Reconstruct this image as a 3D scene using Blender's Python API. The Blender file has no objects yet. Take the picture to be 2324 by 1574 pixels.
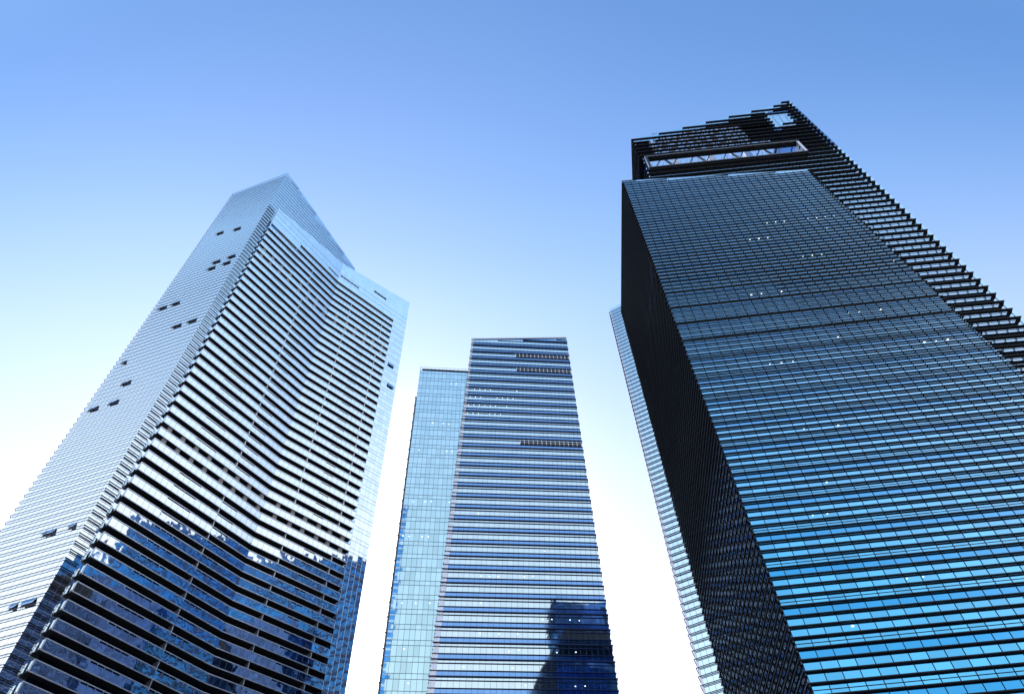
import bpy, math, random
from mathutils import Vector, Matrix

R_ = math.radians
SC = bpy.context.scene
COL = SC.collection
EZ = 1.6                                    # eye height; every measured level below is above the eye

# ------------------------------------------------------------------ camera
def camera():
    f, zx, zy = 1598.0, 1110.0 - 1162.0, -(-403.2 - 787.0)
    up = Vector((zx, zy, -f)).normalized()
    fw = Vector((0, 0, -1)); fw = (fw - up * fw.dot(up)).normalized()
    rt = fw.cross(up)
    m = Matrix((rt, fw, up)).to_4x4()
    m.translation = Vector((0, 0, EZ))
    cd = bpy.data.cameras.new('camera'); cd.sensor_width = 36.0
    cd.lens = 36.0 * f / 2324.0
    cd.clip_start = 0.5; cd.clip_end = 8000
    o = bpy.data.objects.new('camera', cd); COL.objects.link(o)
    o.matrix_world = m
    SC.camera = o
camera()

# ------------------------------------------------------------------ sky, sun, exposure
SUN_EL, SUN_AZ = 30.4, -14.8                # azimuth measured from +Y towards +X
w = bpy.data.worlds.new("World"); SC.world = w; w.use_nodes = True
nt = w.node_tree; nt.nodes.clear()
wo = nt.nodes.new('ShaderNodeOutputWorld'); bg = nt.nodes.new('ShaderNodeBackground')
sky = nt.nodes.new('ShaderNodeTexSky'); sky.sky_type = 'NISHITA'; sky.sun_disc = False
sky.sun_elevation = R_(SUN_EL); sky.sun_rotation = R_(SUN_AZ)
sky.air_density = 1.0; sky.dust_density = 1.4; sky.ozone_density = 4.0; sky.altitude = 0
bg.inputs['Strength'].default_value = 0.15
hs = nt.nodes.new('ShaderNodeHueSaturation'); hs.inputs['Saturation'].default_value = 1.15   # clear, strongly blue air
nt.links.new(sky.outputs[0], hs.inputs['Color']); 
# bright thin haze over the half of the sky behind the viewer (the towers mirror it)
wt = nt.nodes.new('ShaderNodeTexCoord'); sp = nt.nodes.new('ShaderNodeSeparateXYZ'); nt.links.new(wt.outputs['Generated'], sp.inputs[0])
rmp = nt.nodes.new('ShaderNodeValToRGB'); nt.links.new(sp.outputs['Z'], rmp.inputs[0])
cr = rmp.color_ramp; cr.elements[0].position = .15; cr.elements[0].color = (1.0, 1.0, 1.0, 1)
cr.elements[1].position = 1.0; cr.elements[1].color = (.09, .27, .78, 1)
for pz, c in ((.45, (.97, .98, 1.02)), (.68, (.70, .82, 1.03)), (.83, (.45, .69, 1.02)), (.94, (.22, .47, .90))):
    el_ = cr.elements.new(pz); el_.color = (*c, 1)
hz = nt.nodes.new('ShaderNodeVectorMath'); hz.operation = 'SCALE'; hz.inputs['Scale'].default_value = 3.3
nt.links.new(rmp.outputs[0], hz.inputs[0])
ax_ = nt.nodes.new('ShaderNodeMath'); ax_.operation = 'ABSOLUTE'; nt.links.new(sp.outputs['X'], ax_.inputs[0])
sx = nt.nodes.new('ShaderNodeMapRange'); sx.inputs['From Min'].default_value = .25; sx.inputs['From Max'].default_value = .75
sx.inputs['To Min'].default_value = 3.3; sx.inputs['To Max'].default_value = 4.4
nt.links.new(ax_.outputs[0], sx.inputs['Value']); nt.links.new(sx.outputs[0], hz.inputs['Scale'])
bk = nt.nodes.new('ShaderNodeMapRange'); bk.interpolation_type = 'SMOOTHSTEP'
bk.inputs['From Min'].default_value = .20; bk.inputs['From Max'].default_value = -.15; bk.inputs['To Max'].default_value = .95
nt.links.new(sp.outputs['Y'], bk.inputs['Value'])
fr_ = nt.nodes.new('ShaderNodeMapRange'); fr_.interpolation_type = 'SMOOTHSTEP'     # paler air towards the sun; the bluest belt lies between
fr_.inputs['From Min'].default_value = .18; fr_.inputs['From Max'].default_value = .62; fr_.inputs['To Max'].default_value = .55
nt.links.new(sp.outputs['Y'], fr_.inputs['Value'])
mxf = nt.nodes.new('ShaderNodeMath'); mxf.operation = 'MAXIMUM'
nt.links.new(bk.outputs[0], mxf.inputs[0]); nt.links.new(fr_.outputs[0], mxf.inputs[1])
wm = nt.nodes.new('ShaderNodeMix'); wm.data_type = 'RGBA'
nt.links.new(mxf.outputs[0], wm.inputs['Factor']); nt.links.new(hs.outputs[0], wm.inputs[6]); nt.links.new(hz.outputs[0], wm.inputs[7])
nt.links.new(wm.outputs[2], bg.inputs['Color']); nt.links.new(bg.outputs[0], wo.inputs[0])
sd = bpy.data.lights.new('sun', 'SUN'); sd.energy = 4.0; sd.angle = R_(0.5); sd.color = (1.0, 0.95, 0.88)
so = bpy.data.objects.new('sun', sd); COL.objects.link(so)
a, e = R_(SUN_AZ), R_(SUN_EL)
sdir = Vector((math.sin(a) * math.cos(e), math.cos(a) * math.cos(e), math.sin(e)))
so.rotation_euler = sdir.to_track_quat('Z', 'Y').to_euler(); so.location = sdir * 400
SC.view_settings.view_transform = 'Standard'; SC.view_settings.look = 'None'
SC.view_settings.gamma = 1.0; SC.view_settings.exposure = 1.1
SC.cycles.max_bounces = 8; SC.cycles.glossy_bounces = 5; SC.cycles.diffuse_bounces = 2
SC.cycles.sample_clamp_indirect = 4.0

# ------------------------------------------------------------------ materials
def new_mat(name):
    m = bpy.data.materials.new(name); m.use_nodes = True
    return m, m.node_tree, m.node_tree.nodes['Principled BSDF']

def plain(name, col, rough=0.5, metal=0.0, var=0.12, scale=0.6, spec=0.5):
    m, t, p = new_mat(name)
    tc = t.nodes.new('ShaderNodeTexCoord')
    nz = t.nodes.new('ShaderNodeTexNoise'); nz.inputs['Scale'].default_value = scale
    nz.inputs['Detail'].default_value = 4
    mr = t.nodes.new('ShaderNodeMapRange')
    mr.inputs['To Min'].default_value = 1 - var; mr.inputs['To Max'].default_value = 1 + var
    mx = t.nodes.new('ShaderNodeVectorMath'); mx.operation = 'SCALE'
    mx.inputs[0].default_value = col
    t.links.new(tc.outputs['Object'], nz.inputs['Vector'])
    t.links.new(nz.outputs['Fac'], mr.inputs['Value'])
    t.links.new(mr.outputs[0], mx.inputs['Scale'])
    t.links.new(mx.outputs[0], p.inputs['Base Color'])
    p.inputs['Roughness'].default_value = rough; p.inputs['Metallic'].default_value = metal
    p.inputs['Specular IOR Level'].default_value = spec
    return m

def glass(name, tint, dark=(0.01, 0.03, 0.06), refl=0.75, rough=0.03, tilt=0.004, wave=0.0, wscale=1.5,
          var=0.18, edge=0.8):
    """coated curtain-wall glass: a mirror coat of colour tint over a dark interior; uv counts the panes"""
    m, t, p = new_mat(name)
    N, L = t.nodes.new, t.links.new
    uv = N('ShaderNodeUVMap'); uv.uv_map = 'UVMap'
    fl = N('ShaderNodeVectorMath'); fl.operation = 'FLOOR'; L(uv.outputs[0], fl.inputs[0])
    wn = N('ShaderNodeTexWhiteNoise'); wn.noise_dimensions = '3D'; L(fl.outputs[0], wn.inputs['Vector'])
    # pane-to-pane colour differences
    mr = N('ShaderNodeMapRange'); mr.inputs['To Min'].default_value = 1 - var; mr.inputs['To Max'].default_value = 1 + var * .4
    L(wn.outputs['Value'], mr.inputs['Value'])
    sc = N('ShaderNodeVectorMath'); sc.operation = 'SCALE'; sc.inputs[0].default_value = tint
    L(mr.outputs[0], sc.inputs['Scale'])
    # each pane sits at its own tiny tilt, plus roller-wave in the sheet
    ge = N('ShaderNodeNewGeometry')
    sb = N('ShaderNodeVectorMath'); sb.operation = 'SUBTRACT'; L(wn.outputs['Color'], sb.inputs[0]); sb.inputs[1].default_value = (.5, .5, .5)
    s2 = N('ShaderNodeVectorMath'); s2.operation = 'SCALE'; L(sb.outputs[0], s2.inputs[0]); s2.inputs['Scale'].default_value = tilt * 2
    ad = N('ShaderNodeVectorMath'); ad.operation = 'ADD'; L(ge.outputs['Normal'], ad.inputs[0]); L(s2.outputs[0], ad.inputs[1])
    last = ad
    if wave > 0:
        of = N('ShaderNodeVectorMath'); of.operation = 'SCALE'; L(wn.outputs['Color'], of.inputs[0]); of.inputs['Scale'].default_value = 37.0
        a2 = N('ShaderNodeVectorMath'); a2.operation = 'ADD'; L(uv.outputs[0], a2.inputs[0]); L(of.outputs[0], a2.inputs[1])
        nz = N('ShaderNodeTexNoise'); nz.inputs['Scale'].default_value = wscale; nz.inputs['Detail'].default_value = 0.5
        L(a2.outputs[0], nz.inputs['Vector'])
        s3 = N('ShaderNodeVectorMath'); s3.operation = 'SUBTRACT'; L(nz.outputs['Color'], s3.inputs[0]); s3.inputs[1].default_value = (.5, .5, .5)
        s4 = N('ShaderNodeVectorMath'); s4.operation = 'SCALE'; L(s3.outputs[0], s4.inputs[0]); s4.inputs['Scale'].default_value = wave
        a3 = N('ShaderNodeVectorMath'); a3.operation = 'ADD'; L(last.outputs[0], a3.inputs[0]); L(s4.outputs[0], a3.inputs[1])
        last = a3
    nn = N('ShaderNodeVectorMath'); nn.operation = 'NORMALIZE'; L(last.outputs[0], nn.inputs[0])
    lw = N('ShaderNodeLayerWeight'); lw.inputs['Blend'].default_value = .5
    fm = N('ShaderNodeMapRange'); fm.inputs['From Min'].default_value = .20; fm.inputs['From Max'].default_value = .60
    fm.inputs['To Max'].default_value = edge; L(lw.outputs['Facing'], fm.inputs['Value'])
    ec = N('ShaderNodeMix'); ec.data_type = 'RGBA'; L(fm.outputs[0], ec.inputs['Factor'])
    L(sc.outputs[0], ec.inputs[6]); ec.inputs[7].default_value = (.74, .90, 1, 1)
    gl = N('ShaderNodeBsdfGlossy'); gl.inputs['Roughness'].default_value = rough
    L(ec.outputs[2], gl.inputs['Color']); L(nn.outputs[0], gl.inputs['Normal'])
    L(nn.outputs[0], p.inputs['Normal'])
    p.inputs['Base Color'].default_value = (*dark, 1); p.inputs['Roughness'].default_value = 0.06
    p.inputs['IOR'].default_value = 1.5
    mx = N('ShaderNodeMixShader'); mx.inputs[0].default_value = refl
    L(p.outputs[0], mx.inputs[1]); L(gl.outputs[0], mx.inputs[2])
    L(mx.outputs[0], t.nodes['Material Output'].inputs['Surface'])
    return m

def lamp_mat(name, col, s):
    m, t, p = new_mat(name)
    p.inputs['Base Color'].default_value = (*col, 1)
    p.inputs['Emission Color'].default_value = (*col, 1); p.inputs['Emission Strength'].default_value = s
    return m

M = {}
M['black'] = plain('dark_bronze_aluminium', (.014, .010, .009), .5, spec=.3)
M['bronze'] = plain('bronze_cladding', (.030, .025, .023), .6)
M['navy'] = plain('dark_blue_metal', (.018, .045, .15), .4)
M['fine'] = plain('pale_blue_grey_joint', (.30, .36, .48), .5)
M['white'] = plain('white_aluminium', (.90, .87, .89), .35, .6)
M['rail'] = plain('pale_rail', (.90, .87, .86), .3, .8)
M['violet'] = plain('grey_violet_metal', (.045, .04, .11), .4)
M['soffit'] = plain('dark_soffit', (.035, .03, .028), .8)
M['slab'] = plain('slab_concrete', (.10, .10, .11), .8)
M['column'] = plain('beige_concrete', (.42, .38, .33), .8)
M['steel'] = plain('grey_steel', (.20, .22, .26), .4, .3)
M['ground'] = plain('paving', (.14, .14, .14), .85, 0, .25, .05)
M['roof'] = plain('roof_membrane', (.22, .22, .23), .9)
M['g_dark'] = glass('azure_glass', (.13, .58, 1.0), refl=.98, tilt=.006, var=.2)
M['g_crown'] = glass('cool_blue_glass', (.40, .68, .98), refl=.95, tilt=.004, var=.12)
M['g_deep'] = glass('deep_blue_spandrel_glass', (.06, .42, .86), refl=.93, tilt=.003, var=.06, edge=.6)
M['g_side'] = glass('dark_blue_glass', (.035, .20, .50), refl=.8, tilt=.006, var=.4, edge=.2)  # darker blue tint for crown top rows, riser and mirrored neighbour towers
M['g_pale'] = glass('pale_parapet_glass', (.80, .88, .98), refl=.9, tilt=.004, var=.1)
M['g_mid'] = glass('sky_blue_glass', (.72, .92, .99), refl=.95, tilt=.003, var=.06)
M['g_mdeep'] = glass('blue_spandrel_glass', (.24, .50, .95), refl=.85, edge=.3, tilt=.002, var=.05, rough=.08)
M['g_back'] = glass('light_cyan_glass', (.58, .88, .96), refl=.95, tilt=.005, var=.14)
M['g_white'] = glass('silver_glass', (1.0, 1.0, 1.0), refl=.97, tilt=.003, var=.04)
M['g_bal'] = glass('balustrade_glass', (.92, .98, 1.0), refl=.93, tilt=.0025, wave=.03, wscale=1.2, var=.05)
M['g_res'] = glass('residential_glass', (.90, .98, 1.0), refl=.95, tilt=.005, wave=.012, wscale=1.2, var=.14)
M['g_flank'] = glass('dimmed_flank_glass', (.06, .13, .34), refl=.62, tilt=.006, var=.5, edge=.1)  # facade glass copy; the side's dim reflections are put into its darker tint
M['g_far'] = glass('far_blue_glass', (.62, .86, 1.0), refl=.95, tilt=.003, var=.05)
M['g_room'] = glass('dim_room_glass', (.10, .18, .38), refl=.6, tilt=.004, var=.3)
M['lamp'] = lamp_mat('warm_ceiling_lamp', (1.0, .90, .66), 1.3)
M['lampw'] = lamp_mat('white_ceiling_lamp', (.92, .98, 1.0), 1.1)

# ------------------------------------------------------------------ mesh building
class MB:
    def __init__(s): s.v = []; s.f = []; s.uv = []
    def quad(s, a, b, c, d, uv=None):
        i = len(s.v); s.v += [a, b, c, d]; s.f.append((i, i + 1, i + 2, i + 3))
        s.uv += uv if uv else [(0, 0), (1, 0), (1, 1), (0, 1)]
    def prism(s, base, z0, z1):
        """base: four plan points (anticlockwise seen from above)"""
        (A, B, C_, D) = base
        lo = [(p[0], p[1], z0) for p in base]; hi = [(p[0], p[1], z1) for p in base]
        i = len(s.v); s.v += lo + hi
        fs = [(3, 2, 1, 0), (4, 5, 6, 7), (0, 1, 5, 4), (1, 2, 6, 5), (2, 3, 7, 6), (3, 0, 4, 7)]
        for f in fs:
            s.f.append(tuple(i + k for k in f)); s.uv += [(0, 0), (1, 0), (1, 1), (0, 1)]
    def bar(s, p, q, r, n=4):
        p, q = Vector(p), Vector(q); ax = (q - p).normalized()
        t = ax.cross(Vector((0, 0, 1)));
        if t.length < .01: t = Vector((1, 0, 0))
        t.normalize(); b = ax.cross(t)
        i = len(s.v)
        for c in (p, q):
            for k in range(n):
                an = 2 * math.pi * (k + .5) / n
                s.v.append(tuple(c + t * math.cos(an) * r + b * math.sin(an) * r))
        for k in range(n):
            s.f.append((i + k, i + (k + 1) % n, i + n + (k + 1) % n, i + n + k)); s.uv += [(0, 0), (1, 0), (1, 1), (0, 1)]
    def make(s, name, mat, parent=None, kind=None, label=None):
        if not s.f: return None
        me = bpy.data.meshes.new(name)
        me.from_pydata([(x, y, z + EZ) for x, y, z in s.v], [], s.f)
        ul = me.uv_layers.new(name='UVMap')
        flat = [c for u in s.uv for c in u]
        ul.data.foreach_set('uv', flat)
        me.materials.append(mat); me.update()
        o = bpy.data.objects.new(name, me); COL.objects.link(o)
        if parent:
            o.parent = parent
            # things are empties at their base; meshes hold world coordinates
            r = parent
            while r.parent: r = r.parent
            if parent is r: o.location = -r.location
        if kind: o['kind'] = kind
        if label: o['label'] = label
        return o

def thing(name, label, cat, loc, group=None):
    o = bpy.data.objects.new(name, None); COL.objects.link(o)
    o.location = (loc[0], loc[1], 0); o['label'] = label; o['category'] = cat
    if group: o['group'] = group
    return o

def V2(x, y): return Vector((x, y))
def dirv(deg): return V2(math.cos(R_(deg)), math.sin(R_(deg)))
def nrm(d): return V2(d.y, -d.x)            # outward side when walking left to right as seen by the viewer
def offset(poly, o):
    """mitred parallel of an open plan polyline, o metres outward"""
    out = []; n = len(poly)
    for i in range(n):
        ds = []
        if i > 0: ds.append((poly[i] - poly[i - 1]).normalized())
        if i < n - 1: ds.append((poly[i + 1] - poly[i]).normalized())
        ns = [nrm(d) for d in ds]
        if len(ns) == 1: out.append(poly[i] + ns[0] * o)
        else:
            m = (ns[0] + ns[1]); m = m / m.length
            out.append(poly[i] + m * (o / max(.3, m.dot(ns[0]))))
    return out

def ledge(mb, poly, o0, o1, z0, z1, ext0=0., ext1=0.):
    """horizontal blade running round a polyline"""
    p = [q.copy() for q in poly]
    if ext0: p[0] -= (p[1] - p[0]).normalized() * ext0
    if ext1: p[-1] += (p[-1] - p[-2]).normalized() * ext1
    a, b = offset(p, o0), offset(p, o1)
    n = len(p); i = len(mb.v)
    for k in range(n):
        mb.v += [(a[k].x, a[k].y, z0), (b[k].x, b[k].y, z0), (b[k].x, b[k].y, z1), (a[k].x, a[k].y, z1)]
    for k in range(n - 1):
        A = i + 4 * k; B = A + 4
        for (x, y) in ((0, 1), (1, 2), (2, 3), (3, 0)):
            mb.f.append((A + x, A + y, B + y, B + x)); mb.uv += [(0, 0), (1, 0), (1, 1), (0, 1)]
    for A, fl in ((i, 1), (i + 4 * (n - 1), 0)):
        f = (A, A + 1, A + 2, A + 3); mb.f.append(f if not fl else f[::-1]); mb.uv += [(0, 0), (1, 0), (1, 1), (0, 1)]

def at(poly, s):
    """point and direction at arc length s"""
    for k in range(len(poly) - 1):
        L = (poly[k + 1] - poly[k]).length
        if s <= L or k == len(poly) - 2:
            d = (poly[k + 1] - poly[k]).normalized(); return poly[k] + d * s, d
        s -= L
def plen(poly): return sum((poly[k + 1] - poly[k]).length for k in range(len(poly) - 1))
def sub(poly, s0, s1):
    out = [at(poly, s0)[0]]; acc = 0
    for k in range(1, len(poly) - 1):
        acc += (poly[k] - poly[k - 1]).length
        if s0 + .01 < acc < s1 - .01: out.append(poly[k])
    out.append(at(poly, s1)[0]); return out

def sheet(mb, p0, p1, z0, z1, mod, vrow, u0=0.0, top=None):
    """glass between polyline p0 at z0 and p1 at z1, cut into panes of width mod (uv counts panes)"""
    u = u0
    for k in range(len(p0) - 1):
        a0, b0, a1, b1 = p0[k], p0[k + 1], p1[k], p1[k + 1]
        L = (b0 - a0).length; n = max(1, round(L / mod)) if top else 1
        for i in range(n):
            t0, t1 = i / n, (i + 1) / n
            A0, B0 = a0.lerp(b0, t0), a0.lerp(b0, t1); A1, B1 = a1.lerp(b1, t0), a1.lerp(b1, t1)
            za = zb = z1
            if top:
                za, zb = min(z1, top(A1)), min(z1, top(B1))
                if za <= z0 and zb <= z0: u += L / n / mod; continue
                za, zb = max(za, z0 + .01), max(zb, z0 + .01)
            u1 = u + L / n / mod
            mb.quad((A0.x, A0.y, z0), (B0.x, B0.y, z0), (B1.x, B1.y, zb), (A1.x, A1.y, za),
                    [(u, vrow), (u1, vrow), (u1, vrow + .999), (u, vrow + .999)])
            u = u1
        u = math.ceil(u - .01)

def mullions(mb, poly, z0, z1, mod, wd, o0, o1, s0=0., s1=None, top=None):
    acc = 0
    for k in range(len(poly) - 1):
        a, b = poly[k], poly[k + 1]; L = (b - a).length; d = (b - a) / L; n = nrm(d)
        s = 0.0
        while s <= L + .01:
            g = acc + s
            if g >= s0 - .01 and (s1 is None or g <= s1 + .01):
                c = a + d * min(s, L - wd * .5) if s > 0 else a + d * wd * .5
                zz = z1 if not top else min(z1, top(c))
                if zz > z0 + .05:
                    e = d * wd * .5
                    mb.prism([c - e + n * o1, c + e + n * o1, c + e + n * o0, c - e + n * o0], z0, zz)
            s += mod
        acc += L

def roof_cap(poly_back, z, name, parent):
    mb = MB(); i = len(mb.v)
    mb.v += [(p.x, p.y, z) for p in poly_back]; mb.f.append(tuple(range(len(poly_back))))
    mb.uv += [(p.x, p.y) for p in poly_back]
    return mb.make(name, M['roof'], parent)

def disc(mb, c, d, n, r, z, sq=1.0):
    """small round fitting lying just proud of a pane"""
    i = len(mb.v); N = 8; p = c + n * .03
    for k in range(N):
        an = 2 * math.pi * k / N
        q = p + d * (math.cos(an) * r * sq); mb.v.append((q.x, q.y, z + math.sin(an) * r))
    mb.f.append(tuple(range(i, i + N))); mb.uv += [(0, 0)] * N

GRP = 'glass towers of the business district'

# ================================================================== ground
mb = MB(); G = 3000
mb.quad((-G, -G, -EZ), (G, -G, -EZ), (G, G, -EZ), (-G, G, -EZ))
g = mb.make('ground', M['ground'], None, 'structure')

# ================================================================== right: dark tower with close-set fins
RC = V2(23.69, 59.24); RSB = V2(25.4, 91.6)
def rdir(z): return -6.1 + (min(max(z, 25), 122) - 25) / 97 * 2.45
def rlen(z): return 38.7 - (z - 65.7) * .0325
def rtips(z):
    fr = RC + dirv(rdir(z)) * rlen(z)
    return [RSB, RC, fr, fr + V2(2.2, 31.5)]
def rglass(z): return offset(rtips(z), -.32)
def rroof(p): return 134.3 - .1 * max(0, p.x - 23.9) if p.y < 61 else 134.3
RT = thing('office_tower', 'near-black office tower with close-set fins and an open terrace under its stepped sloping crown',
           'office tower', (44, 75), GRP)
rnd = random.Random(5)
zj = lambda j: 43.72 + 1.04 * j
J0, J1 = -21, 87
lights_r = {}
for (sa, zz, n, warm) in ((20.2, 111.9, 4, 0), (28.8, 111.6, 4, 0), (17.2, 104.5, 3, 0), (27.5, 104.4, 4, 0), (12.5, 89.2, 4, 0), (24.0, 82.0, 4, 1),
                          (8.5, 60.5, 2, 0), (14.0, 60.5, 2, 0), (31, 52.7, 2, 1), (8.0, 52.7, 2, 0), (36, 95.5, 3, 0), (30.5, 73.6, 3, 1),
                          (5.5, 37.2, 2, 0), (12.2, 39.1, 3, 0), (25.0, 30.5, 3, 0), (22, 96.7, 4, 0), (33, 61.2, 2, 1), (10, 71.4, 3, 0),
                          (6.5, 45.9, 2, 0), (19, 78.2, 3, 0)):
    st = int(((zz - 43.72) / 1.04 + 401) // 4) - 100
    lights_r.setdefault(st, []).append((sa, zz, n, warm))
for st in range(-5, 23):
    js = [j for j in range(4 * st - 1, 4 * st + 3) if J0 <= j <= J1]
    vis, deep, fin, mul, fl = MB(), MB(), MB(), MB(), MB(); tr = mul
    for j in js:                                   # row j lies below fin j
        z1, z0 = zj(j), zj(j - 1)
        p0, p1 = rglass(z0), rglass(z1)
        clip = rroof if z1 > 129 else None
        sheet(deep if (j + 2) % 4 == 0 else vis, p0[1:], p1[1:], z0, z1, 1.5, j + 200, top=clip)
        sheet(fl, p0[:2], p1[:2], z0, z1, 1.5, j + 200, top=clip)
        t = rtips(z1); gp = p1
        if z1 > 130.3:
            L = min(rlen(z1), (134.3 - z1) / .1); L = max(3, math.floor(L / 3) * 3)
            t = [RSB, RC, RC + (t[2] - RC).normalized() * L]; gp = offset(t, -.32)
        ledge(fin, gp, .12, .30, z1 - .10, z1)
        mullions(mul, p1, z0 + .002, z1, 1.5, .05, -.02, .05, top=clip)
        mullions(mul, gp, z1 - .075, z1 - .02, 1.5, .09, .04, .125)
        ledge(tr, gp, -.01, .03, z1 - .05, z1 - .01)
        if (j + 1) % 4 == 0: ledge(tr, gp, -.01, .04, z1 - .60, z1 - .55)
    wb = vis.make('window_band', M['g_dark'], RT)
    if wb:
        mul.make('window_frame', M['black'], wb)
    deep.make('spandrel_band', M['g_deep'], RT)
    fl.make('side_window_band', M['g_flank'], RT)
    fin.make('sunshade', M['black'], RT)
    if st in lights_r:
        lm = MB()
        for (sa, zz, n, warm) in lights_r[st]:
            for q in range(n):
                if rnd.random() < .3: continue
                p, d = at(rglass(zz)[1:], sa + q * 1.5); disc(lm, p, d, nrm(d), rnd.choice((.05, .07, .09)), zj(4 * round((zz - 43.72) / 4.16) + (warm or (sa > 20))) - .42, 1.5)
        lm.make('ceiling_lamp', M['lamp'], RT)
# sloping glass parapet over the front wing
mb = MB()
p = offset(rtips(131), -.30)[1:3]
n = 13
for i in range(n):
    a_, b_ = p[0].lerp(p[1], i / n), p[0].lerp(p[1], (i + 1) / n)
    za, zb = rroof(a_) + .5, rroof(b_) + .5
    lo = za - 1.5
    mb.quad((a_.x, a_.y + .02, lo), (b_.x, b_.y + .02, lo), (b_.x, b_.y + .02, zb), (a_.x, a_.y + .02, za), [(i, 0), (i + 1, 0), (i + 1, .99), (i, .99)])
mb.make('parapet', M['g_pale'], RT)
roof_cap([V2(24.3, 60), V2(60, 57.5), V2(62.2, 88), V2(25.9, 91)], 129.2, 'roof', RT)
mb = MB(); pl = [V2(24.2, 60), V2(25.8, 91), V2(60, 90), V2(62, 57)]
q0 = rglass(20)
for k in range(3): mb.quad((q0[k].x, q0[k].y, -EZ), (q0[k + 1].x, q0[k + 1].y, -EZ), (rglass(zj(-21))[k + 1].x, rglass(zj(-21))[k + 1].y, zj(-21)), (rglass(zj(-21))[k].x, rglass(zj(-21))[k].y, zj(-21)), [(k * 20, 0), (k * 20 + 20, 0), (k * 20 + 20, 20), (k * 20, 20)])
mb.make('lower_facade', M['g_dark'], RT)

# --- rear slab and crown
D0 = V2(73.6, 59.7); CD = dirv(-3.65); CW = 42.8
CL = D0 - CD * CW                                # left end of the crown
CLB = CL + dirv(84.5) * 12; CRB = D0 + dirv(86) * 44
def croof(p): return 165.9 + 14.1 * max(0., min(1.02, (p - CL).dot(CD) / CW))
ctips = [CLB, CL, D0, CRB]
cgl = offset(ctips, -.85)
FZ0, FZ1 = 147.5, 153.5
fs0, fs1 = 1.3, 34.0                             # terrace opening along the front
s_corner = plen([CLB, CL])
def cfront(s): return cgl[1] + CD * s
zk = lambda k: 180.0 - 2.08 * k
rnd = random.Random(9)
for st in range(0, 29):
    fin, mul, vis, br, lat = MB(), MB(), MB(), MB(), MB()
    for k in (2 * st, 2 * st + 1):
        z1, z0 = zk(k), zk(k + 1)
        zc = (z0 + z1) / 2
        # extents of this fin along the front
        segs = [(0, CW)]
        if z1 > 165.9:
            s0 = (z1 - 165.9) / 14.1 * CW; s0 = math.ceil(s0 / 1.55) * 1.55
            segs = [(min(s0, CW - 3), CW)]
        if 163.0 < z1 < 166.3: segs = [(0, 3.1), (4.6, CW)]
        if FZ0 - .3 < z1 < FZ1 + .6: segs = [(34.2, CW)]
        if 164.5 < z1 < 175.0:
            hole = (33.75, 39.45)
            if z1 < 166.5: hole = (33.5, 35.4)
            ns = []
            for a_, b_ in segs:
                if a_ < hole[0]: ns.append((a_, hole[0]))
                ns.append((max(a_, hole[1]), b_))
            segs = ns
        for a_, b_ in segs:
            if b_ - a_ < .2: continue
            base = [cfront(a_), cfront(b_)]
            if b_ >= CW: base = [cfront(a_), cgl[2], cgl[2] + (cgl[3] - cgl[2]).normalized() * 12]
            if a_ <= 0 and z1 < 166.3: base = [cgl[0]] + [cgl[1]] + base[1:]
            ledge(fin, base, .30, .85, z1 - .14, z1)
            mullions(br, [cfront(a_), cfront(b_)], z1 - .11, z1 - .04, 1.5, .06, .02, .31)
            ledge(mul, [cfront(a_), cfront(min(b_, CW - .8))], -.02, .05, z0 + .01, z0 + .06)
        # glass of this row
        spans = [(0, CW)]
        if z1 > 165.9: spans = [(max(0, (z0 - 165.9) / 14.1 * CW), CW)]
        if FZ0 < zc < FZ1: spans = [(fs1 + .6, CW)]
        if 154 < zc < 170 and k > 4:                # open lattice in front of the sky
            x1 = 30 if zc < 160 else 26
            xs = max(3.2, spans[0][0])
            s = xs; spans = [(spans[0][0], xs), (x1, CW)]
            while s < x1:
                wd_ = rnd.choice((.35, .5, .8, 1.5)); gap = rnd.choice((.9, 1.2, 1.6, .7))
                base = cfront(s); e_ = cfront(min(s + wd_, x1))
                lat.prism([base, e_, e_ + V2(.05, .3), base + V2(.05, .3)], z0, z1)
                b2 = cfront(min(s + wd_ + gap, x1))
                if rnd.random() < .5: lat.bar((e_.x, e_.y + .4, z0), (b2.x, b2.y + .4, z1), .10)
                s += wd_ + gap
        for a_, b_ in spans:
            if b_ - a_ < .05: continue
            if z1 < 131 and b_ > 24: pass
            if z1 < 128: a_ = 24.0; 
            pa = [cfront(a_), cfront(b_)]
            hole = 164.8 < zc < 174.5
            sheet(vis, pa, pa, z0, z1, 1.5, k, top=(croof if z1 > 165 else None))
            mullions(mul, pa, z0 + .002, z1, 1.5, .05, -.02, .05, top=(croof if z1 > 165 else None))
        if z1 < 166.4: 
            sheet(vis, [cgl[0], cgl[1]], [cgl[0], cgl[1]], z0, z1, 1.5, k + 90)
        sheet(vis, [cgl[2], cgl[3]], [cgl[2], cgl[3]], z0, z1, 1.5, k + 190)
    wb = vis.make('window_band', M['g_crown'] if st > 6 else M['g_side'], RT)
    if wb:
        mul.make('window_frame', M['black'], wb); br.make('fin_bracket', M['black'], wb); lat.make('lattice', M['steel'], wb)
    fin.make('sunshade', M['black'], RT)
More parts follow.
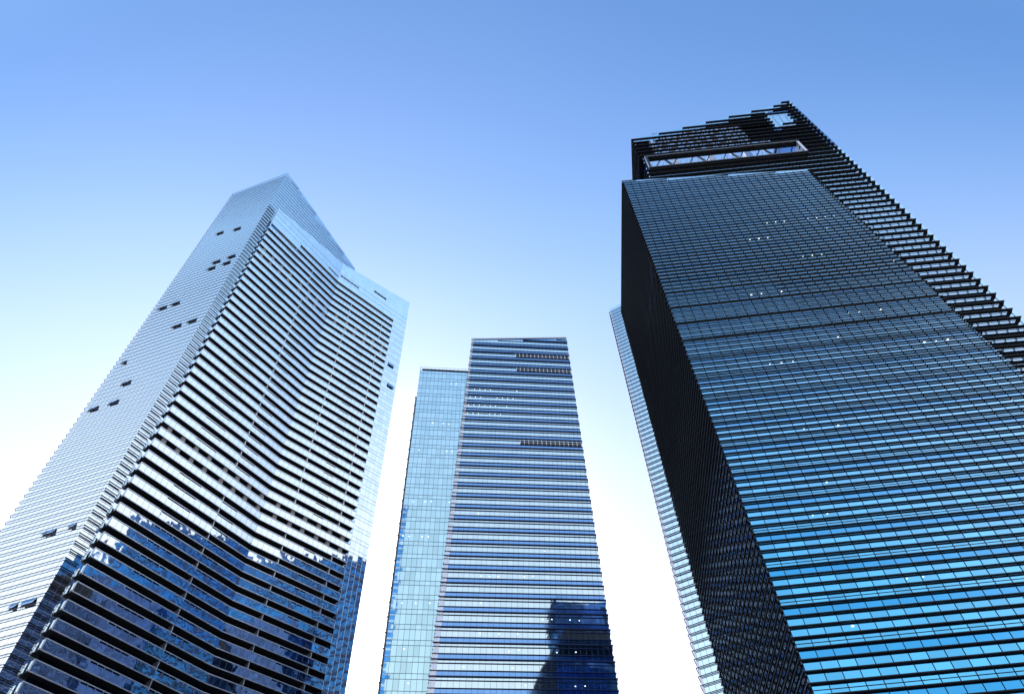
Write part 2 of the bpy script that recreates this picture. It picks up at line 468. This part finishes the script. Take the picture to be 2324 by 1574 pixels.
# pale glass screen shown where fins are missing, and along the sloping top
mb = MB(); 
pn = nrm(CD) * .03
for i in range(4):
    for r in range(5):
        a_, b_ = cfront(33.8 + i * 1.41) + pn, cfront(33.8 + (i + 1) * 1.41 - .05) + pn
        za, zb = 164.9 + r * 1.93, 164.9 + (r + 1) * 1.93 - .05
        mb.quad((a_.x, a_.y, za), (b_.x, b_.y, za), (b_.x, b_.y, zb), (a_.x, a_.y, zb), [(i, r), (i + .99, r), (i + .99, r + .99), (i, r + .99)])
mb.make('glass_screen', M['g_pale'], RT)
mb = MB(); 
for i in range(28):
    s0, s1 = i * CW / 28, (i + 1) * CW / 28
    a_, b_ = cfront(s0) + pn * 2, cfront(s1) + pn * 2; za, zb = croof(a_), croof(b_)
    mb.quad((a_.x, a_.y, za - 2.0), (b_.x, b_.y, za - 2.0), (b_.x, b_.y, zb + 1.0), (a_.x, a_.y, za + 1.0), [(i, 0), (i + .99, 0), (i + .99, .99), (i, .99)])
mb.make('parapet', M['g_pale'], RT)
# terrace frame, columns, trusses
mb = MB()
o1 = 1.0
def fbox(mb, s0, s1, z0, z1, o0, o1_, mat=None):
    n_ = nrm(CD); a_, b_ = cfront(s0), cfront(s1)
    mb.prism([a_ + n_ * o1_, b_ + n_ * o1_, b_ + n_ * o0, a_ + n_ * o0], z0, z1)
fbox(mb, .25, 35.0, FZ1 - .2, FZ1 + .15, -.25, o1); fbox(mb, .25, 35.0, FZ0 - .25, FZ0 + .1, -.25, o1)
fbox(mb, .25, .85, FZ0 + .1, FZ1 - .2, -.6, o1); 
mb.make('terrace_frame', M['bronze'], RT)
mb = MB(); fbox(mb, 34.4, 34.95, FZ0 + .1, FZ1 - .2, -4.5, o1 - .02); mb.make('terrace_end_wall', M['white'], RT)
mb = MB()
fbox(mb, .3, 35.0, FZ1 + .15, FZ1 + .23, .9, o1 + .03); fbox(mb, .3, 35.0, FZ0 + .1, FZ0 + .17, .9, o1 + .03); fbox(mb, .2, .3, FZ0, FZ1 + .1, .8, o1 + .03)
mb.make('frame_edge', M['rail'], RT)
for sc_ in (8.6, 17.2, 26.0):
    mb = MB(); fbox(mb, sc_, sc_ + 1.5, FZ0, FZ1 + 10, -6.0, -4.4); mb.make('column', M['white'], RT)
mb = MB()
def P3(s, o, z): q = cfront(s) - nrm(CD) * o; return (q.x, q.y, z)
for i in range(9):
    s = 1.2 + i * 3.9
    mb.bar(P3(s, 3.0, 151), P3(s + 4.2, 3.0, 160.5), .17)
    if i % 2: mb.bar(P3(s + 4.5, 3.5, 152), P3(s + 1.5, 3.5, 161), .26, 6)
for i in range(24):
    s = .5 + i * 1.42
    mb.bar(P3(s, 6.2, 157), P3(s + 2.6, 6.2, 166), .07)
mb.bar(P3(.6, 3.0, 160.3), P3(34, 3.0, 160.3), .15)
mb.make('roof_truss', M['steel'], RT)
mb = MB(); fbox(mb, 30.6, 32.4, FZ0, FZ1, -4.0, -2.5); mb.make('stair_core', M['bronze'], RT)
roof_cap([V2(32, 63), V2(72.5, 60.7), V2(74, 82), V2(33, 84)], FZ0 - .3, 'roof', RT)

# ================================================================== left: office shaft + wave-fronted apartments
CA = V2(-81.6, 102.7); LD = dirv(162.5); RD = dirv(58.3)
AL, AR = CA + LD * 23.2, CA + RD * 41.6
LT = thing('residential_tower', 'pale tower with a wave of stacked glass balconies beside a finned shaft with pointed top',
           'apartment tower', (-75, 125), None)
INS = .36
atips = [AL + V2(-4, 16), AL, CA, AR]
agl = offset(atips, -INS)
def aroof(p):
    if (p - CA).dot(RD) > 0: return 254.2 - 13.6 * min(1.05, (p - CA).dot(RD) / 41.6)
    return 254.2 - .1 * (p - CA).dot(LD)
za = lambda k: 93.6 + 1.82 * k
s_side = plen(agl[:2]); s_left = plen(agl[1:3])
def pface(z):          # how far the shaft's right face shows before the apartments cover it
    return 4.2 if z < 226 else 45
for st in range(-12, 44):
    fin, mul, vis, blu, br, dk = MB(), MB(), MB(), MB(), MB(), MB()
    for k in (2 * st, 2 * st + 1):
        z0, z1 = za(k - 1), za(k)
        top = aroof if z1 > 238 else None
        left = agl[:3]
        sheet(vis, left, left, z0, z1, 1.45, k + 60, top=top)
        rl = min(pface(z1), plen(agl[2:]))
        right = sub(agl[2:], 0, rl)
        sheet(blu, right, right, z0, z1, 1.45, k + 160, top=top)
        mullions(mul, agl[1:3], z0, z1, 1.45, .03, -.01, .02)
        mullions(mul, right, z0, z1, 1.45, .03, -.01, .03, top=top)
        ledge(mul, agl[1:3], -.01, .021, z0 + .02, z0 + .05)
        fr = 2.85 if z1 < 227 else 45
        if z1 > 240.9:
            fr = (254.2 - z1) / 13.6 * 41.6; fr = max(2.85, math.floor(fr / 8.6) * 8.6 if fr > 8.6 else fr)
        fr = min(fr, plen(agl[2:]))
        if z1 < 253.2:
            fp = agl[:3] + [at(agl[2:], fr)[0]]
            if fr < 4:
                ledge(fin, agl[:3], .26, .36, z1 - .10, z1, ext1=.0)
                ledge(dk, sub(agl[2:], -.28, 2.6), .22, .40, z1 - .14, z1)
            else: ledge(fin, fp, .26, .36, z1 - .10, z1)
            mullions(br, agl[1:3], z1 - .09, z1 - .05, 1.45, .035, .02, .245)
            mullions(br, sub(agl[2:], 0, fr), z1 - .09, z1 - .05, 1.45, .05, .02, .245)
            if fr < 4:
                ledge(fin, sub(agl[2:], .02, fr), .02, .10, z1 - .60, z1 - .52)
        if z1 < 227: ledge(mul, sub(agl[2:], .1, min(6, rl)), -.01, .05, z1 - .95, z1 - .89)
    wb = vis.make('window_band', M['g_white'], LT)
    if wb: mul.make('window_frame', M['fine'], wb); br.make('fin_bracket', M['fine'], wb)
    blu.make('corner_glazing', M['g_res'], LT)
    fin.make('sunshade', M['violet'], LT); dk.make('corner_sunshade', M['black'], LT)
# glass rim along the pointed top
mb = MB()
n_ = 20
for a0, b0 in ((agl[1], agl[2]), (agl[2], agl[3])):
    for i in range(n_):
        a_, b_ = a0.lerp(b0, i / n_), a0.lerp(b0, (i + 1) / n_)
        n2 = nrm((b0 - a0).normalized()) * .03
        A, B = a_ + n2, b_ + n2
        mb.quad((A.x, A.y, aroof(a_) - 1.2), (B.x, B.y, aroof(b_) - 1.2), (B.x, B.y, aroof(b_) + .5), (A.x, A.y, aroof(a_) + .5), [(i, 0), (i + .99, 0), (i + .99, .99), (i, .99)])
mb.make('parapet', M['g_pale'], LT)
roof_cap([agl[1], agl[2], agl[3], agl[3] + V2(-20, 12)], 238, 'roof', LT)
mb = MB()
for k in range(3):
    a_, b_ = agl[k], agl[k + 1]
    mb.quad((a_.x, a_.y, -EZ), (b_.x, b_.y, -EZ), (b_.x, b_.y, za(-25)), (a_.x, a_.y, za(-25)), [(0, 0), (20, 0), (20, 20), (0, 20)])
mb.make('lower_facade', M['g_white'], LT)
# opened top-hung windows on the shaft's left face
for (s, z) in ((16.09, 215.7), (8.83, 214.3), (3.59, 192.3), (4.1, 188.9), (8.96, 192.1), (9.41, 188.6), (15.32, 173.1), (19.7, 173.6),
               (4.1, 158.8), (8.87, 158.3), (20.26, 147.4), (14.38, 136.2), (14.34, 128.8), (20.07, 128.7), (3.13, 88.2), (8.48, 88.2), (6.0, 73.5), (2.8, 73.5), (11, 60), (9.0, 88.2)):
    k = math.floor((z - 93.6) / 1.82); zt = za(k + 1) - .25; zb = za(k) + .12
    n_ = nrm(-LD); wds = 2.8 if int(s * 7) % 3 else 1.4
    a_, b_ = agl[2] + LD * (s + wds / 2), agl[2] + LD * (s - wds / 2)
    mb = MB(); u = n_ * .015; v = n_ * .5
    mb.prism([a_ + n_ * .02, b_ + n_ * .02, b_ - n_ * .1, a_ - n_ * .1], zb, zb + .75)
    w_ = mb.make('open_window', M['soffit'], LT)
    mb = MB()
    i = 0
    P = [(a_ + u, zt), (b_ + u, zt), (b_ + v, zb + .1), (a_ + v, zb + .1)]
    mb.quad(*[(q.x, q.y, z_) for q, z_ in (P[3], P[2], P[1], P[0])])
    for q1, q2 in ((P[0], P[3]), (P[1], P[2]), (P[2], P[3])):
        mb.bar((q1[0].x, q1[0].y, q1[1]), (q2[0].x, q2[0].y, q2[1]), .035)
    mb.make('casement', M['g_white'], w_)

# --- apartments with wave front
K0 = V2(-78.8, 105.15); S1 = dirv(56.9); K1 = K0 + S1 * 30.9; S2 = dirv(45.5)
KE = K1 + S2 * 25.2; K2 = K1 + S2 * 30.9
front = [K0, K1, KE]
fl_z = lambda n: 89.85 + 3.62 * n
def proof(p):
    s = (p - K0).dot(S1) if (p - K1).dot(S2) < 0 else 30.9 + (p - K1).dot(S2)
    return 227.3 + .172 * s
DEP = 2.3
wall = offset(front, -DEP)
for n in range(-14, 36):
    z = fl_z(n); zt = z + 1.98; zn = z + 3.62
    sA = 0.0 if n < 35 else 12.6
    poly = sub(front, sA, plen(front))
    # slab of the balcony (its underside is what one sees)
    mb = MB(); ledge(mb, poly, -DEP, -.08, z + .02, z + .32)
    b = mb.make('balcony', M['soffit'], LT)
    # balustrade of glass panes
    g, rl, jn = MB(), MB(), MB()
    slots = ((8.3, 14.2), (20.3, 24.7), (30.9 + 13.0, 30.9 + 16.0)) if not (sA or n in (6, 7, 29, 30)) else ()
    s = sA; L = plen(front)
    cuts = [sA] + [c for a_ in slots for c in a_] + [30.9, L]
    cuts = sorted(set(c for c in cuts if c >= sA))
    for a_, b_ in zip(cuts[:-1], cuts[1:]):
        slot = any(x <= a_ + .01 and b_ <= y + .01 for x, y in slots)
        seg = sub(front, a_, b_)
        n_p = max(1, round((b_ - a_) / 1.47))
        for i in range(n_p):
            p0, d = at(front, a_ + (b_ - a_) * i / n_p + .001); p1, _ = at(front, a_ + (b_ - a_) * (i + 1) / n_p - .001)
            top_ = zt - (.42 if slot else .05)
            u = round(a_ / 1.47) + i + n * 7
            g.quad((p0.x, p0.y, z + .04), (p1.x, p1.y, z + .04), (p1.x, p1.y, top_), (p0.x, p0.y, top_), [(u, n), (u + .99, n), (u + .99, n + .99), (u, n + .99)])
            e = d * .02; nn_ = nrm(d) * .03
            jn.prism([p0 - e + nn_, p0 + e + nn_, p0 + e - nn_, p0 - e - nn_], z + .06, top_)
            if slot:
                q = p0 + d * .03
                rl.prism([q - d * .04 + nn_, q + d * .04 + nn_, q + d * .04 - nn_, q - d * .04 - nn_], top_, zt - .06)
    if sA == 0:           # return pane and end trim at the left end
        q = K0 - nrm(S1) * 1.0
        g.quad((q.x, q.y, z + .04), (K0.x, K0.y, z + .04), (K0.x, K0.y, zt - .05), (q.x, q.y, zt - .05))
        e = S1 * .09; m_ = nrm(S1) * .08
        rl.prism([K0 - e + m_, K0 + e + m_, K0 + e - m_, K0 - e - m_], z, zt)
    ledge(rl, poly, -.07, .09, zt - .12, zt + .05); ledge(rl, poly, -.07, .08, z - .10, z + .07)
    g.make('balustrade', M['g_bal'], b); jn.make('pane_joint', M['navy'], b); rl.make('handrail', M['rail'], b)
    # back wall with its windows
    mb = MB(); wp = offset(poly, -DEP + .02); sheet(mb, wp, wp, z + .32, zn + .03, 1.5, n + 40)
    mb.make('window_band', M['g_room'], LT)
    # partitions or plant-floor columns in the recess
    if n in (6, 7, 29, 30):
        for s in (1.7, 5.4, 9.2, 13.0, 17.8, 21.5, 25.2, 29.3, 34.0, 38.2, 41.9, 46.0, 49.4, 53.3):
            mb = MB(); p, d = at(front, s); n_ = nrm(d)
            mb.prism([p - n_ * .25, p + d * 1.0 - n_ * .25, p + d * 1.0 - n_ * 1.0, p - n_ * 1.0], zt - 1.0, zn)
            mb.make('column', M['column'], LT)
    elif n < 34:
        for s in (20.3, 30.9 + 7.45, 30.9 + 20.85):
            mb = MB(); p, d = at(front, s); n_ = nrm(d)
            mb.prism([p - n_ * .10, p + d * .18 - n_ * .10, p + d * .18 - n_ * 1.9, p - n_ * 1.9], zt - 1.2, zn)
            mb.make('partition', M['rail'], LT)
# curtain wall right of the balconies and above them
def curtain(poly, z0, z1, row, top=None, par=LT, mod=1.47, mat='g_res'):
    g, m_ = MB(), MB()
    sheet(g, poly, poly, z0, z1, mod, row, top=top)
    mullions(m_, poly, z0, z1, mod, .05, -.01, .04, top=top)
    if top is None or z1 < min(top(poly[0]), top(poly[-1])):
        ledge(m_, poly, -.01, .05, z1 - .06, z1)
    o = g.make('window_band', M[mat], par)
    if o: m_.make('window_frame', M['rail' if mat == 'g_res' else 'navy'], o)
K2b = K2 + dirv(135) * 14
for n in range(-14, 35):
    z = fl_z(n)
    curtain([KE, K2, K2b], z, z + 1.2, 3 * n); curtain([KE, K2, K2b], z + 1.2, z + 3.62, 3 * n + 1)
z = fl_z(35)
curtain(sub([K0, K1, KE], 0, 12.6), z, z + 3.62, 300)
curtain([KE, K2, K2b], z, z + 3.62, 301)
for i in range(7):
    z0 = fl_z(36) + i * 2.9
    curtain([K0 - nrm(S1) * 4, K0, K1, K2, K2b], z0, z0 + 2.9, 310 + i, proof)
mb = MB(); e = S1 * .1; n_ = nrm(S1)       # pale end trim beside the notch
mb.prism([K0 - e + n_ * .06, K0 + e + n_ * .06, K0 + e - n_ * .5, K0 - e - n_ * .5], fl_z(34) + 1.98, 227.5)
mb.make('end_trim', M['rail'], LT)
mb = MB()
qa = at(agl[2:], 4.2)[0]; qn = nrm(RD)
mb.prism([qa - qn * .3, qa + RD * 3.0 - qn * .3, qa + RD * 3.0 - qn * 3, qa - qn * 3], -EZ, 226)
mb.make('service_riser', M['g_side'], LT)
for n in range(-14, 35):
    z = fl_z(n); mb = MB()
    mb.prism([qa + qn * .25 + RD * .1, qa + RD * 1.5 + qn * .25, qa + RD * 1.5 - qn * .28, qa - qn * .28 + RD * .1], z + .2, z + 2.1)
    mb.make('dark_notch_box', M['violet'], LT)  # solid dark boxes stand in for the shade of the notches
# long slots cut in the upper curtain wall
for (p, d, s0, s1, z0, z1) in ((K0, S1, 25.5, 30.4, 222.4, 222.9), (K1, S2, .3, 8.5, 224.2, 224.9), (K1, S2, 14.8, 20.5, 228.9, 229.9)):
    mb = MB(); n_ = nrm(d); k = 0; s = s0
    while s < s1:
        a_, b_ = p + d * s, p + d * min(s + 1.35, s1)
        mb.prism([a_ + n_ * .06, b_ + n_ * .06, b_ - n_ * .2, a_ - n_ * .2], z0, z1); s += 1.47
    mb.make('vent_slot', M['soffit'], LT)
for (s, z0) in ((27.3, 194.6), (28.5, 184.2)):
    a_, b_ = K1 + S2 * (s - .9), K1 + S2 * (s + 1.6); n_ = nrm(S2)
    mb = MB(); mb.prism([a_ + n_ * .04, b_ + n_ * .04, b_ - n_ * .1, a_ - n_ * .1], z0 - .9, z0 - .45); w_ = mb.make('open_window', M['soffit'], LT)
    mb = MB(); mb.quad((a_.x + n_.x * .5, a_.y + n_.y * .5, z0 - .7), (b_.x + n_.x * .5, b_.y + n_.y * .5, z0 - .7), (b_.x + n_.x * .05, b_.y + n_.y * .05, z0 + .8), (a_.x + n_.x * .05, a_.y + n_.y * .05, z0 + .8))
    mb.make('casement', M['g_white'], w_)
roof_cap([K0 + V2(-2, 2), K1 + V2(-1, 1), K2 + V2(-1, 1), K2b + V2(-4, 2), V2(-84, 128)], 226.5, 'roof', LT)
mb = MB(); pf = [K0, K1, K2, K2b]
for k in range(3):
    a_, b_ = pf[k], pf[k + 1]; zz = fl_z(-14)
    mb.quad((a_.x, a_.y, -EZ), (b_.x, b_.y, -EZ), (b_.x, b_.y, zz), (a_.x, a_.y, zz), [(0, 0), (20, 0), (20, 12), (0, 12)])
mb.make('lower_facade', M['g_bal'], LT)

# ================================================================== middle: ribbed blue tower
MR = V2(21.4, 161.5); MD = dirv(6.4)
def ml(z): return -15.3 - .0549 * (217.6 - z)
def mtips(z):
    x = ml(z); return [V2(x - 1, MR.y + (x - MR.x) * math.tan(R_(6.4)) + 25), V2(x, MR.y + (x - MR.x) * math.tan(R_(6.4))), MR, MR + V2(-2.0, 28)]
def mroof(p): return 217.6 + 3.8 * max(0, min(1.05, (p.x + 15.3) / 36.7))
MT = thing('office_tower', 'blue flat-fronted tower ruled with dark horizontal bands, white strip down its flared edge', 'office tower', (0, 175), GRP)
zA = lambda k: 136.64 + 4.16 * k
def mg(z): return offset(mtips(z), -.30)
lights_m = {13: (3.0, 10), 12: (1.8, 9), 11: (1.5, 8), 10: (1.5, 8), 0: (8, 3), -3: (20, 4), -5: (10, 8), -7: (6, 12), -8: (24, 6), -9: (4, 9), -10: (9, 14), -11: (3, 10), -12: (20, 8)}
for k in range(-16, 22):
    z = zA(k)
    if z - 4.16 > 221: break
    vis, sp, f1, mul, st_ = MB(), MB(), MB(), MB(), MB()
    B, C_ = z - 1.37, z - 2.37
    top = mroof if z > 216 else None
    for zz0, zz1, mb_, r in ((z - 4.16, C_, vis, 0), (C_, B, vis, 1), (B, z, sp, 2)):
        if zz0 > 221.3: continue
        sheet(mb_, mg(zz0), mg(zz1), zz0, zz1, 1.42, 3 * k + r + 100, top=top)
        mullions(mul, mg(zz0)[1:3], zz0, zz1, 1.42, .05, -.02, .04, top=top)
        if zz1 < 217: ledge(mul, mg(zz0)[1:3], -.02, .035, zz0 + .01, zz0 + .06)
    for zf, pj, th, ex in ((z, .18, .12, .25), (B, .30, .18, .35), (C_, .18, .09, .25)):
        pp = mg(zf)[1:]
        if zf > 221.4: continue
        if zf > 216.5:
            fr = min(.97, max(0, (zf - 216.9) / 3.8 + .12)); pp = [pp[0].lerp(pp[1], fr), pp[1], pp[2]]; ex = 0
        ledge(f1, pp, .05, .05 + pj, zf - th, zf, ext0=ex)
        mullions(f1, pp[:2], zf - th + .03, zf - .03, 2.84, .10, .0, .085)
    a_ = vis.make('window_band', M['g_mid'], MT)
    if a_: mul.make('window_frame', M['navy'], a_)
    sp.make('spandrel_band', M['g_mdeep'], MT)
    f1.make('sunshade', M['navy'], MT)
    if k in lights_m:
        s0, n = lights_m[k]; lm = MB(); rr = random.Random(k)
        for q in range(n):
            if rr.random() < (.25 if k > 5 else .6): continue
            p, d = at(mg(z - 3)[1:3], s0 + q * (1.85 if k > 5 else 2.3)); disc(lm, p, d, nrm(d), .10 if k > 5 else .13, C_ - (.25 if k > 5 else .6 + .5 * rr.random()), 1.2)
        lm.make('ceiling_lamp', M['lamp'] if k > 5 else M['lampw'], MT)
mb = MB()        # white edge strip that narrows upward
for i in range(30):
    z0, z1 = 60 + i * 5.28, 60 + (i + 1) * 5.28
    def w_at(z): return 1.5 - (z - 78) * .0068
    q = [(mg(z0)[1], z0), (mg(z1)[1], z1)]
    n_ = nrm(MD) * .07
    a_, b_ = q[0][0] + n_, q[0][0] + MD * w_at(z0) + n_; c_, d_ = q[1][0] + MD * w_at(z1) + n_, q[1][0] + n_
    mb.quad((a_.x, a_.y, z0), (b_.x, b_.y, z0), (c_.x, c_.y, z1), (d_.x, d_.y, z1))
mb.make('edge_strip', M['white'], MT)
mb = MB(); a_, b_ = mtips(217.6)[1], MR
n_ = nrm(MD)
A, B_ = a_ + n_ * .05, b_ + n_ * .05; Ab, Bb = a_ - n_ * 1, b_ - n_ * 1
i = len(mb.v)
for p, z0, z1 in ((A, 217.3, 217.9), (B_, 221.1, 221.7), (Bb, 221.1, 221.7), (Ab, 217.3, 217.9)): mb.v += [(p.x, p.y, z0), (p.x, p.y, z1)]
for k in range(4):
    a2, b2 = i + 2 * k, i + 2 * ((k + 1) % 4); mb.f.append((a2, b2, b2 + 1, a2 + 1)); mb.uv += [(0, 0)] * 4
mb.f.append((i + 6, i + 4, i + 2, i)); mb.uv += [(0, 0)] * 4
mb.make('roof_edge', M['white'], MT)
for (z0, z1) in ((207.5, 209.0), (199.2, 200.7), (161.8, 163.3)):
    mb = MB(); p0, p1 = at(mg(z0)[1:3], plen(mg(z0)[1:3]) - 20)[0], mg(z0)[2]
    n_ = nrm(MD)
    mb.prism([p0 + n_ * .05, p1 + n_ * .05, p1 - n_ * .1, p0 - n_ * .1], z0, z1 + .3)
    lv = mb.make('louvre_panel', M['soffit'], MT)
    mb = MB(); mullions(mb, [p0, p1], z0 - .1, z1 + .4, 1.42, .16, .06, .30)
    ledge(mb, [p0, p1], .06, .12, z0 + .8, z0 + .92); mb.make('bar_grid', M['white'], lv)
roof_cap([V2(-14, 159), V2(20.5, 162.3), V2(19, 186), V2(-15, 182)], 217, 'roof', MT)
mb = MB(); q0, q1 = mg(0), mg(zA(-17))
for k in range(3): mb.quad((q0[k].x, q0[k].y, -EZ), (q0[k + 1].x, q0[k + 1].y, -EZ), (q1[k + 1].x, q1[k + 1].y, zA(-17)), (q1[k].x, q1[k].y, zA(-17)), [(0, 0), (25, 0), (25, 20), (0, 20)])
mb.make('lower_facade', M['g_mid'], MT)

# ================================================================== smooth glass tower behind
BT = thing('office_tower', 'smooth light blue glass tower half hidden behind the dark banded flat-fronted tower', 'office tower', (-24, 170), GRP)
BL = V2(-33.4, 157.0); BD = dirv(6.9); BR = BL + BD * 24
bp = [BL + V2(1.5, 22), BL, BR]
zb_ = lambda k: 201.0 - 2.05 - 4.16 * k
for k in range(-1, 33):
    z1 = zb_(k) if k >= 0 else 201.0; z0 = zb_(k + 1) if k >= 0 else zb_(0)
    g, m_ = MB(), MB()
    zm = z1 - 1.37 if k >= 0 else z0
    sheet(g, bp, bp, z0, zm, 1.36, 2 * k + 10); 
    if k >= 0: sheet(g, bp, bp, zm, z1, 1.36, 2 * k + 11)
    mullions(m_, bp, z0, z1, 1.36, .07, -.01, .03)
    ledge(m_, bp, -.01, .045, z1 - .08, z1)
    if k >= 0: ledge(m_, bp, -.01, .045, zm - .08, zm)
    o = g.make('window_band', M['g_back'], BT); m_.make('window_frame', M['navy'], o)
    rr = random.Random(k + 3)
    if k in (1, 6, 9, 14, 17, 22, 25, 27, 29):
        lm = MB(); n = 0
        for q in range(9):
            if rr.random() < .55: continue
            p, d = at(bp[1:], 1.0 + q * 1.75); disc(lm, p, d, nrm(d), .15, zm - .9 - rr.random() * .3, 1.1)
        lm.make('ceiling_lamp', M['lampw'], BT)
mb = MB()
for k in range(2, 31):
    z1 = 184.5 - 4.16 * (k - 2)
    mb.prism([BL + V2(-.45, .1), BL + V2(.0, .06), BL + V2(.3, 6), BL + V2(-.15, 6)], z1 - 3.9, z1)
    mb.prism([BL + V2(-.62, -.05), BL + V2(-.01, -.02), BL + V2(.3, 6), BL + V2(-.4, 6)], z1 - .25, z1 - .05)
mb.make('side_screen', M['slab'], BT)
roof_cap([BL + V2(.5, .5), BR + V2(0, .5), BR + V2(0, 20), BL + V2(2, 20)], 200.6, 'roof', BT)
mb = MB()
for k in range(2):
    a_, b_ = bp[k], bp[k + 1]; zz = zb_(33); mb.quad((a_.x, a_.y, -EZ), (b_.x, b_.y, -EZ), (b_.x, b_.y, zz), (a_.x, a_.y, zz), [(0, 0), (20, 0), (20, 15), (0, 15)])
mb.make('lower_facade', M['g_back'], BT)

# ================================================================== far tower peeping out left of the dark one
TT = thing('office_tower', 'distant pale tower with slanting blue bands, a sliver of it showing past the near-black tower', 'office tower', (60, 165), GRP)
TL = V2(39.2, 158.7); TD = dirv(-29.7); TR = TL + TD * 42
ttips = [TL + V2(9, 24), TL, TR]; tg = offset(ttips, -.5)
zt_ = lambda k: 233.2 - 2.08 * k
for st in range(0, 42):
    g, m_, f1 = MB(), MB(), MB()
    for k in (2 * st, 2 * st + 1):
        z1, z0 = zt_(k), zt_(k + 1)
        sheet(g, tg, tg, z0, z1, 1.5, k)
        mullions(m_, tg[1:], z0, z1, 1.5, .05, -.02, .04); ledge(m_, tg[1:], -.02, .035, z0 + .01, z0 + .05)
        ledge(f1, tg, .22, .42, z1 - .13, z1, ext1=0)
        ledge(f1, tg, -.01, .04, z1 - .60, z1 - .46)
    o = g.make('window_band', M['g_far'], TT); m_.make('window_frame', M['navy'], o); f1.make('sunshade', M['navy'], TT)
mb = MB(); a_, b_ = tg[1] + nrm(TD) * .03, tg[2] + nrm(TD) * .03
for i in range(26):
    p, q = a_.lerp(b_, i / 26), a_.lerp(b_, (i + 1) / 26)
    mb.quad((p.x, p.y, 233.0), (q.x, q.y, 233.0), (q.x, q.y, 235.6), (p.x, p.y, 235.6), [(i, 0), (i + .99, 0), (i + .99, .99), (i, .99)])
mb.make('parapet', M['g_pale'], TT)
mb = MB(); n_ = nrm(TD); p = tg[1] + n_ * .07; q = p + TD * .45
mb.quad((p.x, p.y, 60), (q.x, q.y, 60), (q.x, q.y, 232.9), (p.x, p.y, 232.9)); mb.make('edge_strip', M['white'], TT)
mb = MB()
for k in range(2):
    p, q = tg[k], tg[k + 1]; mb.quad((p.x, p.y, -EZ), (q.x, q.y, -EZ), (q.x, q.y, zt_(84)), (p.x, p.y, zt_(84)), [(0, 0), (20, 0), (20, 15), (0, 15)])
mb.make('lower_facade', M['g_mid'], TT)
roof_cap([tg[1], tg[2], tg[2] + V2(9, 22), tg[0]], 232.8, 'roof', TT)

# ================================================================== tower behind the dark one; seen only mirrored in the apartments
ET = thing('office_tower', 'navy gridded tower hidden behind the near-black one, seen only mirrored in the glass balconies', 'office tower', (105, 108), GRP)
ep = [V2(104, 146), V2(88, 138), V2(84.5, 75.5), V2(110, 94)]
for k in range(0, 53):
    z1 = 212 - 4.0 * k; g, m_ = MB(), MB()
    sheet(g, ep, ep, z1 - 4.0, z1 - 1.2, 2.0, k)
    ledge(m_, ep, 0, .25, z1 - 1.2, z1); mullions(m_, ep, z1 - 4.0, z1 - 1.2, 3.0, .25, 0, .15)
    o = g.make('window_band', M['g_side'], ET); m_.make('window_frame', M['navy'], o)
for nm_lbl, pts, zt3, nfl in (('grey-blue tower off to the side, mirrored at the bend of the glass balconies', [V2(218, 34), V2(210, -30), V2(245, -34), V2(252, 30)], 312, 78),
                                ('dark blue tower behind the viewer, mirrored along the edge of the smooth glass tower', [V2(-84, -28), V2(-84, -26), V2(-25.2, -22), V2(-25, -70)][::-1], 290, 72)):
    FT = thing('office_tower', nm_lbl, 'office tower', (sum(p.x for p in pts) / 4, sum(p.y for p in pts) / 4), GRP)
    for k in range(nfl):
        z1 = zt3 - 4.0 * k; g, m_ = MB(), MB()
        lp = pts + [pts[0]]
        sheet(g, lp, lp, z1 - 4.0, z1 - 1.2, 2.0, k); ledge(m_, lp, 0, .25, z1 - 1.2, z1)
        o = g.make('window_band', M['g_side'], FT); m_.make('sunshade', M['navy'], FT)
    roof_cap(pts, zt3, 'roof', FT)
roof_cap([V2(104, 146), V2(88, 138), V2(84.5, 75.5), V2(110, 94)], 212, 'roof', ET)

# rear walls of every tower, so that each is whole when mirrored or seen from the side
for t_, pts, zt2, mt in ((RT, [V2(62.5, 88.5), V2(25.6, 91.4)], 129, 'g_flank'), (MT, [V2(19.4, 189), V2(-26, 182.5)], 216.5, 'g_mid'),
                         (BT, [V2(-9, 181), V2(-31.7, 178.8)], 200.5, 'g_back'), (TT, [V2(85, 160), V2(48, 182)], 232.5, 'g_mid'),
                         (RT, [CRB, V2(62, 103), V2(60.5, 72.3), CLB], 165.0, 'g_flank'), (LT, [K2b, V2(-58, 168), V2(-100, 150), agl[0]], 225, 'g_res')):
    mb = MB()
    for a_, b_ in zip(pts[:-1], pts[1:]):
        L_ = (b_ - a_).length / 1.5
        mb.quad((a_.x, a_.y, -EZ), (b_.x, b_.y, -EZ), (b_.x, b_.y, zt2), (a_.x, a_.y, zt2), [(0, 0), (L_, 0), (L_, 60), (0, 60)])
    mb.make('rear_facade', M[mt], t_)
